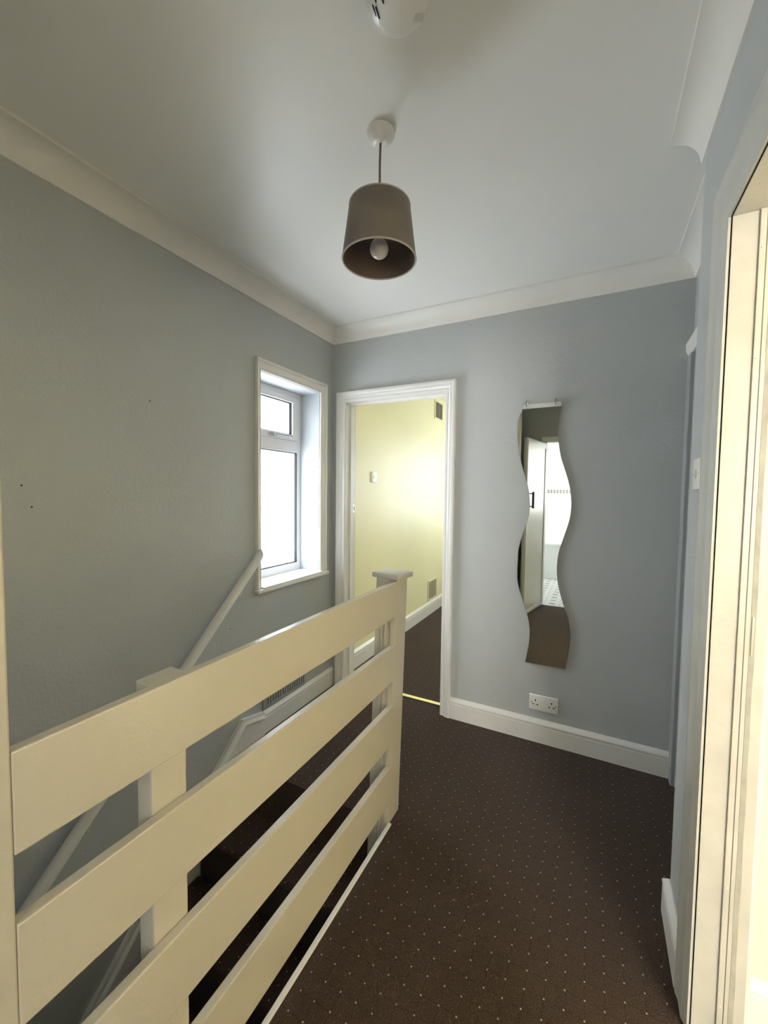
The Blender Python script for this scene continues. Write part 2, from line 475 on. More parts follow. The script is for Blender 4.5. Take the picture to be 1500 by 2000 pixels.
# bathroom shell
bm = B(); box(bm, -0.95, 0.8, -3.15, -3.05, 0, ZC)
o = struct('wall_bathroom_back', bm, M['wall_tile'], 'white tiled bathroom wall seen in the mirror', 'tiled wall'); uv_box(o)
bm = B(); box(bm, -1.05, -0.95, -3.15, YREAR - 0.10, 0, ZC)
o = struct('wall_bathroom_left', bm, M['wall_tile'], 'white tiled side wall of the bathroom', 'tiled wall'); uv_box(o)
bm = B(); wall(bm, 'x', 0.74, 0.86, -3.15, YREAR - 0.12, 0, ZC, [(-2.9, -2.05, 1.05, 2.15)])
o = struct('wall_bathroom_right', bm, M['wall_tile'], 'white tiled bathroom wall with the window', 'tiled wall'); uv_box(o)
bm = B(); wall(bm, 'y', YREAR - 0.12, YREAR - 0.10, -0.95, 0.74, 0, ZC, [(BX0 - 0.025, BX1 + 0.025, -0.22, BZ + 0.025)])
o = struct('wall_bathroom_front', bm, M['wall_tile'], 'tiled bathroom side of the bathroom doorway', 'tiled wall'); uv_box(o)
bm = B(); box(bm, -0.94, 0.73, -3.052, -3.046, 1.366, 1.432)
o = struct('trim_1', bm, M['mosaic'], 'mosaic border strip across the white bathroom tiles', 'tile border'); uv_box(o)

# ------------------------------------------------------------------ structure: coving
def cove_profile():
    c, r = COVE + 0.002, COVE - 0.007
    pr = [(0, -c), (0.007, -c)]
    for i in range(1, 12):
        a = math.pi - i / 12 * math.pi / 2
        pr.append((c + r * math.cos(a), -c + r * math.sin(a)))
    pr += [(c + 0.001, -0.0095), (c + 0.001, 0), (0, 0)]
    return pr
cp = cove_profile()
bm = B(); run(bm, cp, YREAR, YB, lambda s, p, h: (XL + p, s, ZC + h), 0, 1)
struct('trim_2', bm, M['coving'], 'long white concave coving above the window wall', 'coving', True)
bm = B(); run(bm, cp, XL, XREC, lambda s, p, h: (s, YB - p, ZC + h), 1, 1)
struct('trim_3', bm, M['coving'], 'white concave coving above the far doorway and mirror', 'coving', True)
bm = B(); run(bm, cp, 1.525, YB, lambda s, p, h: (XREC - p, s, ZC + h), 0, 1)
struct('trim_4', bm, M['coving'], 'short white coving inside the recess at right', 'coving', True)
bm = B(); run(bm, cp, YREAR, 1.54, lambda s, p, h: (XR - p, s, ZC + h), 0, 0)
struct('trim_5', bm, M['coving'], 'white coving over the right doorway, sawn off at the corner', 'coving', True)

# ------------------------------------------------------------------ structure: skirting
SKH = 0.125
sk = [(0, 0), (0.018, 0), (0.018, 0.088), (0.0125, 0.090), (0.0125, 0.0945), (0.018, 0.0965), (0.0195, 0.102),
      (0.018, 0.108), (0.014, 0.113), (0.010, 0.118), (0.006, 0.122), (0.004, SKH), (0, SKH)]
bm = B(); run(bm, sk, 1.645, YB, lambda s, p, h: (XL + p, s, h), 0, 0)
struct('baseboard_left', bm, M['gloss'], 'white skirting under the window at the top of the stairs', 'skirting board', True)
bm = B(); run(bm, sk, -0.7335, XREC - 0.02, lambda s, p, h: (s, YB - p, h), 0, 0)
struct('baseboard_back', bm, M['gloss'], 'white skirting below the mirror and double socket', 'skirting board', True)
bm = B(); run(bm, sk, 1.308, 1.525, lambda s, p, h: (XR - p, s, h), 0, -1)
run(bm, sk, XR, XREC, lambda s, p, h: (s, 1.525 + p, h), -1, 0)
struct('baseboard_right', bm, M['gloss'], 'short white skirting wrapping the outside corner at right', 'skirting board', True)
sk2 = [(p, h * 1.12) for p, h in sk]
bm = B(); run(bm, sk2, YB2, 5.3, lambda s, p, h: (XL + p, s, h), 0, 0)
struct('baseboard_yellow_room', bm, M['gloss'], 'tall white skirting along the yellow wall', 'skirting board', True)
bm = B(); run(bm, sk, XR2, 3.5, lambda s, p, h: (s, 1.31 - p, h), 0, 0)
struct('baseboard_bedroom', bm, M['gloss'], 'white skirting on the pale yellow wall through the right doorway', 'skirting board', True)

# white edge board along the landing at the foot of the balustrade
bm = B()
box(bm, -0.704, -0.6885, 0.2455, 1.43, -0.24, 0.006, 0.003)
struct('trim_6', bm, M['gloss'], 'white painted landing edge under the balustrade', 'edge trim')
# white post at the near end of the balustrade
bm = B(); box(bm, -0.80, XBF, 0.155, 0.2457, -0.22, ZC, 0.003)
struct('trim_7', bm, M['board'], 'white painted upright at the left edge that the boards run into', 'post')

# ------------------------------------------------------------------ door_1: far doorway frame
ARCH = [(0, 0), (0, 0.009), (0.006, 0.012), (0.013, 0.012), (0.016, 0.009), (0.020, 0.011), (0.026, 0.017),
        (0.034, 0.020), (0.039, 0.019), (0.042, 0.022), (0.055, 0.024), (0.061, 0.022), (0.063, 0.016), (0.063, 0)]
d1 = thing('door_1', 'far doorway with white moulded frame, opening on the yellow room', 'doorway', (-1.145, YB, 0), 'structure')
bm = B(); frame3(bm, ARCH, DX0 - 0.003, DX1 + 0.003, 0, DZ + 0.003, lambda u, v, p: (u, YB - p, v))
obj('architrave', bm, M['gloss'], d1, True)
bm = B()
box(bm, DX0 - 0.025, DX0, YB - 0.002, YB2 + 0.002, 0, DZ)
box(bm, DX1, DX1 + 0.025, YB - 0.002, YB2 + 0.002, 0, DZ)
box(bm, DX0 - 0.025, DX1 + 0.025, YB - 0.002, YB2 + 0.002, DZ, DZ + 0.025)
obj('lining', bm, M['gloss'], d1)
bm = B()
box(bm, DX0, DX0 + 0.012, 2.36, 2.395, 0, DZ - 0.012, 0.001)
box(bm, DX1 - 0.012, DX1, 2.36, 2.395, 0, DZ - 0.012, 0.001)
box(bm, DX0, DX1, 2.36, 2.395, DZ - 0.012, DZ, 0.001)
obj('door_stop', bm, M['gloss'], d1)
bm = B(); box(bm, DX0 - 0.001, DX0 + 0.002, 2.400, 2.428, 1.205, 1.265, 0.0008)
box(bm, DX0 + 0.001, DX0 + 0.006, 2.424, 2.432, 1.222, 1.248, 0.0008)
obj('strike_plate', bm, M['steel'], d1)['label'] = 'small metal strike plate'
ARCH2 = [(0, 0), (0, 0.008), (0.02, 0.012), (0.055, 0.016), (0.06, 0.012), (0.06, 0)]
bm = B(); frame3(bm, ARCH2, DX0, DX1, 0, DZ, lambda u, v, p: (u, YB2 + p, v))
obj('inner_architrave', bm, M['gloss'], d1)
bm = B(); box(bm, DX0, DX1, 2.400, 2.430, 0.0, 0.005, 0.0015)
tag(obj('threshold_strip', bm, M['brass']), 'shiny brass carpet strip across the far doorway', 'threshold strip')

# ------------------------------------------------------------------ door_2: right doorway frame
d2 = thing('door_2', 'right doorway with white frame, bright cream room beyond', 'doorway', (XR, 0.82, 0), 'structure')
ARW = 0.102
ARCHR = [(0, 0), (0, 0.006), (0.003, 0.0075), (0.022, 0.0085), (0.028, 0.012), (0.034, 0.0135), (0.070, 0.0125),
         (0.080, 0.0145), (0.088, 0.017), (0.097, 0.017), (0.101, 0.014), (ARW, 0.009), (ARW, 0)]
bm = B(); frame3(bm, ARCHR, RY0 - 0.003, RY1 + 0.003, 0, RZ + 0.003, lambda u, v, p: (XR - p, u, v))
obj('architrave', bm, M['dimmed_gloss'], d2, True)
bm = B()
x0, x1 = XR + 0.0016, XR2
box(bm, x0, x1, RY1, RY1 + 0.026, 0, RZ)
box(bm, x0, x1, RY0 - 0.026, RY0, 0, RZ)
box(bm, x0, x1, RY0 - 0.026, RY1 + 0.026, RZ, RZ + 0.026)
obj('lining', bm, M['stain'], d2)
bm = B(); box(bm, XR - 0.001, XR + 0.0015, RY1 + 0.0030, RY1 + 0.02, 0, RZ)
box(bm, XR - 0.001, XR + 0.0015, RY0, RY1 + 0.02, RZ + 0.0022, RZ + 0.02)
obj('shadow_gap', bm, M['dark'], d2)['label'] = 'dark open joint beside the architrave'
ds = None
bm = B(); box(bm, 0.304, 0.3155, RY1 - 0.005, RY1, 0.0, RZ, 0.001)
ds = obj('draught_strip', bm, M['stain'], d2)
for k, z in enumerate((0.12, 0.42, 0.80, 1.02, 1.16, 1.42, 1.66, 1.90)):
    bm = B()
    bmesh.ops.create_cone(bm, cap_ends=True, segments=14, radius1=0.0028, radius2=0.0022, depth=0.0014,
                          matrix=Matrix.Translation((0.3098, RY1 - 0.0055, z)) @ Matrix.Rotation(math.pi / 2, 4, 'X'))
    s = obj('screw', bm, M['old_plastic'], None)
    s.parent = ds
bm = B(); box(bm, 0.3158, 0.3182, RY1 - 0.002, RY1, 0.0, RZ)  # thin dark box: the draught strip's shadow built as a part
obj('strip_shadow', bm, M['dark_tone'], d2)['label'] = 'dark strip standing in for shadow beside the draught strip'
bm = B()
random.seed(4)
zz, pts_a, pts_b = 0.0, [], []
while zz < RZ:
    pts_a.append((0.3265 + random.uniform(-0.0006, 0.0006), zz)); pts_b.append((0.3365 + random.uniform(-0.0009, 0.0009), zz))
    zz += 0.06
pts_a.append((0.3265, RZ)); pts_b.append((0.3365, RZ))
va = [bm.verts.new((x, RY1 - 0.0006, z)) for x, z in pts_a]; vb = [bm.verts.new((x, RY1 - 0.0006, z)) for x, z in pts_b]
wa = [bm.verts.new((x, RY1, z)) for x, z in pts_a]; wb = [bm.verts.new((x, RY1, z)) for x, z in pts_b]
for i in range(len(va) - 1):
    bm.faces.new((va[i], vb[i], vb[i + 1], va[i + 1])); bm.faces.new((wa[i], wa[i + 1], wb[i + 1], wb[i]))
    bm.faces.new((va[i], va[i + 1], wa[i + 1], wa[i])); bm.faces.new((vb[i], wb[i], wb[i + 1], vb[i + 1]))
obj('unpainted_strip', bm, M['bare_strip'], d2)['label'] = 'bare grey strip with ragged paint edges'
bm = B(); frame3(bm, ARCH2, RY0, RY1, 0, RZ, lambda u, v, p: (XR2 + p, u, v))
obj('inner_architrave', bm, M['gloss'], d2)
bm = B(); box(bm, 0.329, 0.334, RY1 - 0.002, RY1, 0.985, 1.075, 0.0006)

obj('strike_plate', bm, M['steel'], d2)

# ------------------------------------------------------------------ door_3: frame in the recess
d3 = thing('door_3', 'grey painted door frame in the recess, seen edge-on behind the right corner', 'doorway', (XREC, 2.0, 0), 'structure')
bm = B(); box(bm, XREC - 0.020, XREC, 2.240, YB, 0, 1.985, 0.003); obj('jamb_casing', bm, M['grey_jamb'], d3)
bm = B(); box(bm, XREC - 0.018, XREC, 1.54, 1.60, 0, 1.985, 0.003); obj('jamb_casing', bm, M['grey_jamb'], d3)
HP = [(0, 0), (0.016, 0.0), (0.020, 0.012), (0.026, 0.022), (0.028, 0.055), (0.022, 0.068), (0.010, 0.074), (0, 0.074)]
bm = B(); run(bm, HP, 1.54, YB, lambda s, p, h: (XREC - p, s, 1.985 + h)); obj('head_casing', bm, M['coving'], d3, True)
bm = B(); box(bm, XREC - 0.004, XREC, 1.60, 2.240, 0.01, 1.985); obj('door_leaf', bm, M['grey_jamb'], d3)

# ------------------------------------------------------------------ window_1
XF = -1.76
w1 = thing('window_1', 'tall white window over the stairs with a small top light', 'window', (XL, 1.9, WZ0), 'structure')
CAS = [(0, 0), (0, 0.010), (0.006, 0.014), (0.010, 0.007), (0.014, 0.012), (0.043, 0.015), (0.047, 0.011), (0.052, 0.020), (0.061, 0.021), (0.066, 0.016), (0.066, 0)]
CASN = [(a * 0.032 / 0.066, p) for a, p in CAS]
def wfn(u, v, p): return (XL + p, u, v)
bm = B()
ya, yb, zt, zb = WY0, WY1, WZ1, 0.812
loft(bm, [[wfn(ya - a2, zb, p) for (a2, p) in CASN], [wfn(ya - a2, zt + a, p) for (a2, p), (a, _) in zip(CASN, CAS)],
          [wfn(yb + a, zt + a, p) for a, p in CAS], [wfn(yb + a, zb, p) for a, p in CAS]])
obj('casing', bm, M['gloss'], w1, True)
bm = B(); box(bm, XF, XL + 0.034, WY0, WY1, WZ0 - 0.02, WZ0 + 0.003, 0.0)
box(bm, XL, XL + 0.036, WY0 - 0.042, WY1 + 0.072, 0.797, 0.819, 0.006, 3)
obj('sill', bm, M['gloss'], w1, True)
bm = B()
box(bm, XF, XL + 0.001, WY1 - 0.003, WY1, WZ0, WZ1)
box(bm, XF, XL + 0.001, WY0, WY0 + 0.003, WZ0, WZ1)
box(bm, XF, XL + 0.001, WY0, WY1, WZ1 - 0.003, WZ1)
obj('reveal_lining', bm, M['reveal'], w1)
ZT0, ZT1 = 1.600, 1.674        # transom
bm = B()
fx0, fx1 = XF - 0.055, XF + 0.008
FW = 0.036
box(bm, fx0, fx1, WY1 - FW, WY1, WZ0, WZ1, 0.002)
box(bm, fx0, fx1, WY0, WY0 + FW, WZ0, WZ1, 0.002)
box(bm, fx0, fx1, WY0 + FW, WY1 - FW, WZ0, WZ0 + 0.052, 0.002)
box(bm, fx0, fx1, WY0 + FW, WY1 - FW, WZ1 - 0.030, WZ1, 0.002)
box(bm, fx0, fx1, WY0 + FW, WY1 - FW, ZT0, ZT1, 0.002)
obj('frame', bm, M['upvc'], w1)
bm = B()
sy0, sy1, sz0, sz1, sw = WY0 + FW + 0.002, WY1 - FW - 0.002, ZT1 + 0.002, WZ1 - 0.032, 0.052
gx0, gx1 = XF - 0.030, XF + 0.016
box(bm, gx0, gx1, sy1 - sw, sy1, sz0, sz1, 0.003); box(bm, gx0, gx1, sy0, sy0 + sw, sz0, sz1, 0.003)
box(bm, gx0, gx1, sy0 + sw - 0.004, sy1 - sw + 0.004, sz0, sz0 + 0.036, 0.003); box(bm, gx0, gx1, sy0 + sw - 0.004, sy1 - sw + 0.004, sz1 - 0.036, sz1, 0.003)
sash = obj('top_light_sash', bm, M['upvc'], w1)
bm = B()
gy0, gy1, gz0, gz1 = sy0 + sw, sy1 - sw, sz0 + 0.036, sz1 - 0.036
for a in ((gy0, gy0 + 0.005, gz0, gz1), (gy1 - 0.005, gy1, gz0, gz1), (gy0, gy1, gz0, gz0 + 0.005), (gy0, gy1, gz1 - 0.005, gz1)):
    box(bm, XF - 0.014, XF + 0.004, *a)
ly0, ly1, lz0, lz1 = WY0 + FW, WY1 - FW, WZ0 + 0.052, ZT0
for a in ((ly0, ly0 + 0.006, lz0, lz1), (ly1 - 0.006, ly1, lz0, lz1), (ly0, ly1, lz0, lz0 + 0.005), (ly0, ly1, lz1 - 0.005, lz1)):
    box(bm, XF - 0.014, XF + 0.004, *a)
obj('gasket', bm, M['dark'], w1)['label'] = 'black rubber glazing gasket'
bm = B(); box(bm, XF - 0.018, XF - 0.012, gy0, gy1, gz0, gz1); obj('pane', bm, M['pane'], w1)
bm = B(); box(bm, XF - 0.018, XF - 0.012, ly0, ly1, lz0, lz1); obj('pane', bm, M['pane'], w1)
bm = B()
hz = ZT1 + 0.020
box(bm, XF + 0.015, XF + 0.026, 1.845, 1.915, hz - 0.012, hz + 0.012, 0.004)
tube(bm, [(XF + 0.026, 1.895, hz), (XF + 0.042, 1.897, hz + 0.001)], 0.009)
tube(bm, [(XF + 0.040, 1.880, hz), (XF + 0.043, 1.93, hz), (XF + 0.044, 2.03, hz - 0.001)], 0.0062)
h = obj('window_handle', bm, M['handle'], w1, True)

# other windows (daylight sources of the rooms)
def plain_window(n, label, fn, u0, u1, z0, z1):
    w = thing('window_%d' % n, label, 'window', fn((u0 + u1) / 2, 0, z0), 'structure')
    t = 0.05
    um = (u0 + u1) / 2
    def fb(bm, a, d0, d1):
        hexa(bm, [fn(u, d, z) for u in a[:2] for d in (d0, d1) for z in a[2:]])
    bm = B()
    for a in ((u0, u0 + t, z0, z1), (u1 - t, u1, z0, z1), (u0 + t, u1 - t, z0, z0 + t), (u0 + t, u1 - t, z1 - t, z1), (um - 0.03, um + 0.03, z0 + t, z1 - t)):
        fb(bm, a, 0, 0.06)
    obj('frame', bm, M['upvc'], w)
    for a, bb in ((u0 + t, um - 0.03), (um + 0.03, u1 - t)):
        bm = B(); fb(bm, (a, bb, z0 + t, z1 - t), 0.025, 0.030); obj('pane', bm, M['pane'], w)
plain_window(2, 'white window that lights the yellow room', lambda u, d, z: (u, 5.34 + d, z), -1.15, 0.15, 0.9, 2.05)
plain_window(3, 'white window that lights the cream bedroom', lambda u, d, z: (u, -2.04 - d, z), 1.0, 2.9, 0.85, 2.1)
plain_window(4, 'white window that lights the bathroom', lambda u, d, z: (0.78 + d, u, z), -2.9, -2.05, 1.05, 2.15)

# ------------------------------------------------------------------ staircase
st = thing('staircase', 'dark carpeted stairs going down along the left wall', 'stairs', (-1.16, YTOP, -2.4))
SX0, SX1 = XL + 0.03, STX - 0.002
for k in range(10):
    z = -RISE * (k + 1); y1 = YTOP - GOING * k; y0 = max(y1 - GOING + 0.002, YREAR + 0.002)
    bm = B()
    yb_ = min(y1 + 0.01, YTOP - 0.002)
    pr = [(yb_, z - RISE - 0.02), (yb_, z), (y0 + 0.014, z), (y0 + 0.005, z - 0.004), (y0, z - 0.013), (y0 + 0.003, z - 0.025), (y0 + 0.02, z - 0.03), (y0 + 0.02, z - RISE - 0.02)]
    prism(bm, pr, SX0, SX1, lambda a, b_, d: (d, a, b_))
    obj('step', bm, M['carpet'], st)
# wall string
def strz(y): return 0.160 - 0.985 * (1.49 - y)
bm = B()
pl = [(1.645, -0.05), (1.645, SKH), (1.49, 0.160), (YREAR + 0.002, strz(YREAR)), (YREAR + 0.002, strz(YREAR) - 0.42), (1.20, strz(1.2) - 0.42), (1.58, -0.05)]
prism(bm, pl, XL + 0.0005, XL + 0.022, lambda a, b_, d: (d, a, b_))
obj('stair_string', bm, M['gloss'], st)
bm = B()
cpf = [(0, 0), (0.026, 0), (0.031, 0.005), (0.029, 0.014), (0.022, 0.021), (0.017, 0.030), (0.008, 0.036), (0, 0.036)]
def capring(y, z, ny, nz):
    return [(XL + 0.0005 + p, y + ny * (h - 0.036), z + nz * (h - 0.036)) for p, h in cpf]
i2 = math.sqrt(0.5)
loft(bm, [capring(1.650, SKH, 0.2, 0.98), capring(1.49, 0.160, -0.35, 1.0), capring(YREAR + 0.03, strz(YREAR + 0.03), -i2, i2)])
obj('string_moulding', bm, M['gloss'], st, True)

# handrail on the left wall
hr = thing('handrail', 'white round handrail sloping up the left wall to the window', 'handrail', (XL, 1.56, 1.0))
bm = B()
ya_, za_ = 1.572, 1.016
sl = 0.985
RX = XL + 0.062
n = 20; rr = 0.0215
rings = []
for (y, first) in ((ya_, True), (-0.3, False)):
    z = za_ + sl * (y - ya_)
    ring = []
    for k in range(n):
        a = 2 * math.pi * k / n
        dxx, dn = rr * math.cos(a), rr * math.sin(a)
        # section kept plumb so the top end is cut vertically
        ring.append((RX + dxx, y, z + dn * math.sqrt(1 + sl * sl)))
    rings.append(ring)
loft(bm, rings)
obj('rail', bm, M['gloss'], hr, True)
for y in (1.45, 0.75, 0.05):
    z = za_ + sl * (y - ya_)
    bm = B()
    tube(bm, [(XL + 0.001, y, z - 0.075), (XL + 0.04, y, z - 0.072), (RX, y, z - 0.028)], 0.007)
    bmesh.ops.create_cone(bm, cap_ends=True, segments=20, radius1=0.022, radius2=0.020, depth=0.006,
                          matrix=Matrix.Translation((XL + 0.003, y, z - 0.075)) @ Matrix.Rotation(math.pi / 2, 4, 'Y'))
    obj('rail_bracket', bm, M['gloss'], hr, True)

# ------------------------------------------------------------------ balustrade
bl = thing('balustrade', 'white balustrade of four wide horizontal boards guarding the stairs', 'balustrade', (-0.71, 1.0, 0))
def ny(z): return 1.434 + 0.043 * z      # near face of the newel (it leans)
def fy(z): return 1.521 + 0.058 * z
for (z0, z1, dz0, dz1) in ((0.836, 0.986, 0.843, 0.989), (0.579, 0.735, 0.583, 0.728), (0.317, 0.470, 0.325, 0.483), (0.068, 0.218, 0.084, 0.235)):
    bm = B()
    e = ny((dz0 + dz1) / 2) + 0.012
    pts = []
    for x in (-0.722, XBF):
        for (y, a, c) in ((0.2458, z0, z1), (e, dz0, dz1)):
            pts += [(x, y, a), (x, y, c)]
    hexa(bm, pts, 0.0028)
    obj('board', bm, M['board'], bl)
bm = B(); box(bm, -0.769, -0.7225, 0.457, 0.5315, -1.0885, 0.985, 0.004)
obj('post', bm, M['board'], bl)
zt_, zb_ = 0.997, -0.215
bm = B()
hexa(bm, [(-0.800, ny(zb_), zb_), (-0.797, ny(zt_), zt_), (-0.800, fy(zb_), zb_), (-0.797, fy(zt_), zt_),
          (-0.7005, ny(zb_), zb_), (-0.7005, ny(zt_), zt_), (-0.7005, fy(zb_), zb_), (-0.7005, fy(zt_), zt_)], 0.003)
nw = obj('newel_post', bm, M['board'], bl)
bm = B()
for xa, xb, d in ((-0.7665, -0.7585, 0.006), (-0.7500, -0.7410, 0.008), (-0.7235, -0.7010, 0.010)):
    hexa(bm, [(xa, ny(-0.1) - d, -0.1), (xa, ny(0.98) - d, 0.98), (xa, ny(-0.1) + .004, -0.1), (xa, ny(0.98) + .004, 0.98),
              (xb, ny(-0.1) - d, -0.1), (xb, ny(0.98) - d, 0.98), (xb, ny(-0.1) + .004, -0.1), (xb, ny(0.98) + .004, 0.98)], 0.002)
o = obj('fluting', bm, M['board'], None); o.parent = nw; o.location = (0, 0, 0)
bm = B()
box(bm, -0.067, 0.067, -0.056, 0.056, 0, 0.022, 0.004, 3)
bmesh.ops.transform(bm, matrix=Matrix.Translation((-0.743, 1.520, 0.996)) @ Matrix.Rotation(math.radians(-9), 4, 'Z'), verts=bm.verts[:])
o = obj('newel_cap', bm, M['stain'], None, True); o.parent = nw; o.location = (0, 0, 0)

# ------------------------------------------------------------------ pendant lamp
PX, PY = -0.602, 1.109
pn = thing('pendant_lamp', 'ceiling pendant lamp with a taupe drum shade on a brown cord', 'lamp', (PX, PY, ZC))
bm = B(); lathe(bm, [(0, ZC - 0.032), (0.012, ZC - 0.033), (0.022, ZC - 0.031), (0.029, ZC - 0.024), (0.037, ZC - 0.018), (0.041, ZC - 0.010), (0.0415, ZC - 0.0005), (0, ZC - 0.0005)], PX, PY, 36)
obj('ceiling_rose', bm, M['plastic'], pn, True)
bm = B(); tube(bm, [(PX, PY, ZC - 0.030), (PX - 0.0015, PY, 2.32), (PX, PY, 2.20), (PX, PY, 2.165)], 0.0034); obj('cord', bm, M['cord'], pn, True)
zt, zb, rt_, rb_ = 2.206, 2.050, 0.0915, 0.1118
bm = B(); lathe(bm, [(rt_, zt), (rb_, zb), (rb_ - 0.0025, zb), (rt_ - 0.0025, zt)], PX, PY, 64, True)
sh = obj('lamp_shade', bm, M['shade'], pn, True)
bm = B(); lathe(bm, [(rt_ - 0.0026, zt - 0.001), (rb_ - 0.0026, zb + 0.001), (rb_ - 0.0034, zb + 0.001), (rt_ - 0.0034, zt - 0.001)], PX, PY, 64, True)
o = obj('shade_lining', bm, M['shade_in'], None, True); o.parent = sh; o['label'] = 'dark bronze inner lining'
for r, z in ((rb_ - 0.0012, zb), (rt_ - 0.0012, zt)):
    bm = B()
    pr = [(r + 0.0026 * math.cos(a), z + 0.0026 * math.sin(a)) for a in [2 * math.pi * i / 8 for i in range(8)]]
    lathe(bm, pr, PX, PY, 64, True)
    o = obj('shade_rim', bm, M['shade_rim'], None, True); o.parent = sh; o['label'] = 'pale rolled rim'
bm = B()
for k in range(3):
    a = 2 * math.pi * k / 3 + 0.5
    tube(bm, [(PX + 0.02 * math.cos(a), PY + 0.02 * math.sin(a), 2.150), (PX + (rt_ - 0.004) * math.cos(a), PY + (rt_ - 0.004) * math.sin(a), 2.196)], 0.0016, 8)
lathe(bm, [(0.018, 2.147), (0.023, 2.147), (0.023, 2.153), (0.018, 2.153)], PX, PY, 24, True)
o = obj('shade_spider', bm, M['steel'], None, True); o.parent = sh
bm = B(); lathe(bm, [(0, 2.168), (0.009, 2.168), (0.015, 2.158), (0.018, 2.150), (0.018, 2.122), (0, 2.122)], PX, PY, 28)
obj('lamp_holder', bm, M['plastic'], pn, True)
bm = B()
pr = [(0, 2.123), (0.012, 2.123), (0.0125, 2.116)]
for i in range(0, 15):
    a = math.radians(62 - i / 14 * 152)
    pr.append((0.0285 * math.cos(a), 2.083 + 0.0285 * math.sin(a)))
pr[-1] = (0, 2.083 - 0.0285)
lathe(bm, pr, PX, PY, 36)
obj('light_bulb', bm, M['bulb'], pn, True)

# ------------------------------------------------------------------ smoke alarm
AX, AY = -0.412, 0.822
sa = thing('smoke_alarm', 'round white smoke alarm on the ceiling near the camera', 'smoke alarm', (AX, AY, ZC))
bm = B(); lathe(bm, [(0, ZC - 0.0005), (0.069, ZC - 0.0005), (0.070, ZC - 0.010), (0.067, ZC - 0.014), (0, ZC - 0.014)], AX, AY, 56); obj('base_plate', bm, M['plastic'], sa, True)
bm = B(); lathe(bm, [(0, ZC - 0.014), (0.064, ZC - 0.014), (0.066, ZC - 0.020), (0.0645, ZC - 0.029), (0.058, ZC - 0.036), (0.040, ZC - 0.041), (0, ZC - 0.043)], AX, AY, 56)
cv = obj('cover', bm, M['plastic'], sa, True)
def dome(r): return ZC - (0.043 if r < 0.02 else 0.041 if r < 0.042 else 0.0375)
for k, (u, v, ln) in enumerate(((-0.0418, -0.0195, 0.021), (-0.0366, -0.0152, 0.0215), (-0.0160, -0.0330, 0.016), (-0.0305, -0.0380, 0.014))):
    bm = B(); hw = 0.0013
    box(bm, -hw, hw, -ln / 2, ln / 2, -0.003, 0.0015)
    r = math.hypot(u, v)
    bmesh.ops.transform(bm, matrix=Matrix.Translation((AX + u, AY + v, dome(r) + 0.0005)) @ Matrix.Rotation(math.radians(7), 4, 'Z'), verts=bm.verts[:])
    o = obj('vent_slot', bm, M['dark'], None); o.parent = cv
    o.location = (0, 0, 0)
bm = B()
box(bm, -0.015, 0.015, -0.0075, 0.0075, -0.0012, 0.003, 0.0011)
bmesh.ops.transform(bm, matrix=Matrix.Translation((AX + 0.034, AY + 0.033, ZC - 0.0395)) @ Matrix.Rotation(math.radians(32), 4, 'Z'), verts=bm.verts[:])
o = obj('test_button', bm, M['old_plastic'], None, True); o.parent = cv

# ------------------------------------------------------------------ wavy wall mirror
LP = [(1.805, -.3605), (1.757, -.377), (1.692, -.382), (1.627, -.379), (1.561, -.369), (1.489, -.350), (1.429, -.331), (1.366, -.3155),
      (1.288, -.308), (1.236, -.311), (1.193, -.322), (1.118, -.344), (1.055, -.359), (0.992, -.3645), (0.914, -.3645), (0.852, -.3565), (0.768, -.331), (0.689, -.304), (0.612, -.290), (0.527, -.2925), (0.4285, -.308)]
RP = [(1.805, -.1665), (1.768, -.172), (1.726, -.177), (1.668, -.180), (1.605, -.174), (1.542, -.162), (1.491, -.146), (1.428, -.126), (1.368, -.112),
      (1.315, -.107), (1.27, -.1065), (1.22, -.112), (1.161, -.127), (1.091, -.147), (1.04, -.159), (0.98, -.164), (0.92, -.162), (0.861, -.153), (0.769, -.126), (0.715, -.105), (0.641, -.091), (0.585, -.0885), (0.503, -.0965), (0.432, -.109)]
def interp(P, z):
    """Catmull-Rom style smooth interpolation over descending z"""
    n = len(P)
    for i in range(n - 1):
        if P[i][0] >= z >= P[i + 1][0] - 1e-9:
            z0, v0 = P[i]; z1, v1 = P[i + 1]
            def slope(j):
                a, c = max(j - 1, 0), min(j + 1, n - 1)
                return (P[c][1] - P[a][1]) / (P[c][0] - P[a][0])
            h_ = z1 - z0; t = (z - z0) / h_
            m0, m1_ = slope(i) * h_, slope(i + 1) * h_
            return (2 * t ** 3 - 3 * t * t + 1) * v0 + (t ** 3 - 2 * t * t + t) * m0 + (-2 * t ** 3 + 3 * t * t) * v1 + (t ** 3 - t * t) * m1_
    return P[-1][1]
mr = thing('wall_mirror', 'tall frameless wavy mirror hung on the end wall', 'mirror', (-0.24, YB, 0.43))
NM = 90
def mirror_outline():
    Lz = [1.805 - (1.805 - 0.4285) * i / NM for i in range(NM + 1)]
    Rz = [1.805 - (1.805 - 0.432) * i / NM for i in range(NM + 1)]
    return [(interp(LP, z), z) for z in Lz], [(interp(RP, z), z) for z in Rz]
Lo, Ro = mirror_outline()
def slab(y0, y1, inset=0.0):
    bm = B()
    A = [[bm.verts.new((x + s * inset, y, z)) for x, z in P] for (P, s) in ((Lo, 1), (Ro, -1)) for y in (y0, y1)]
    (la, lb, ra, rb) = A
    for i in range(NM):
        bm.faces.new((la[i], ra[i], ra[i + 1], la[i + 1])); bm.faces.new((lb[i], lb[i + 1], rb[i + 1], rb[i]))
        bm.faces.new((la[i], la[i + 1], lb[i + 1], lb[i])); bm.faces.new((ra[i], rb[i], rb[i + 1], ra[i + 1]))
    bm.faces.new((la[0], lb[0], rb[0], ra[0])); bm.faces.new((la[NM], ra[NM], rb[NM], lb[NM]))
    return bm
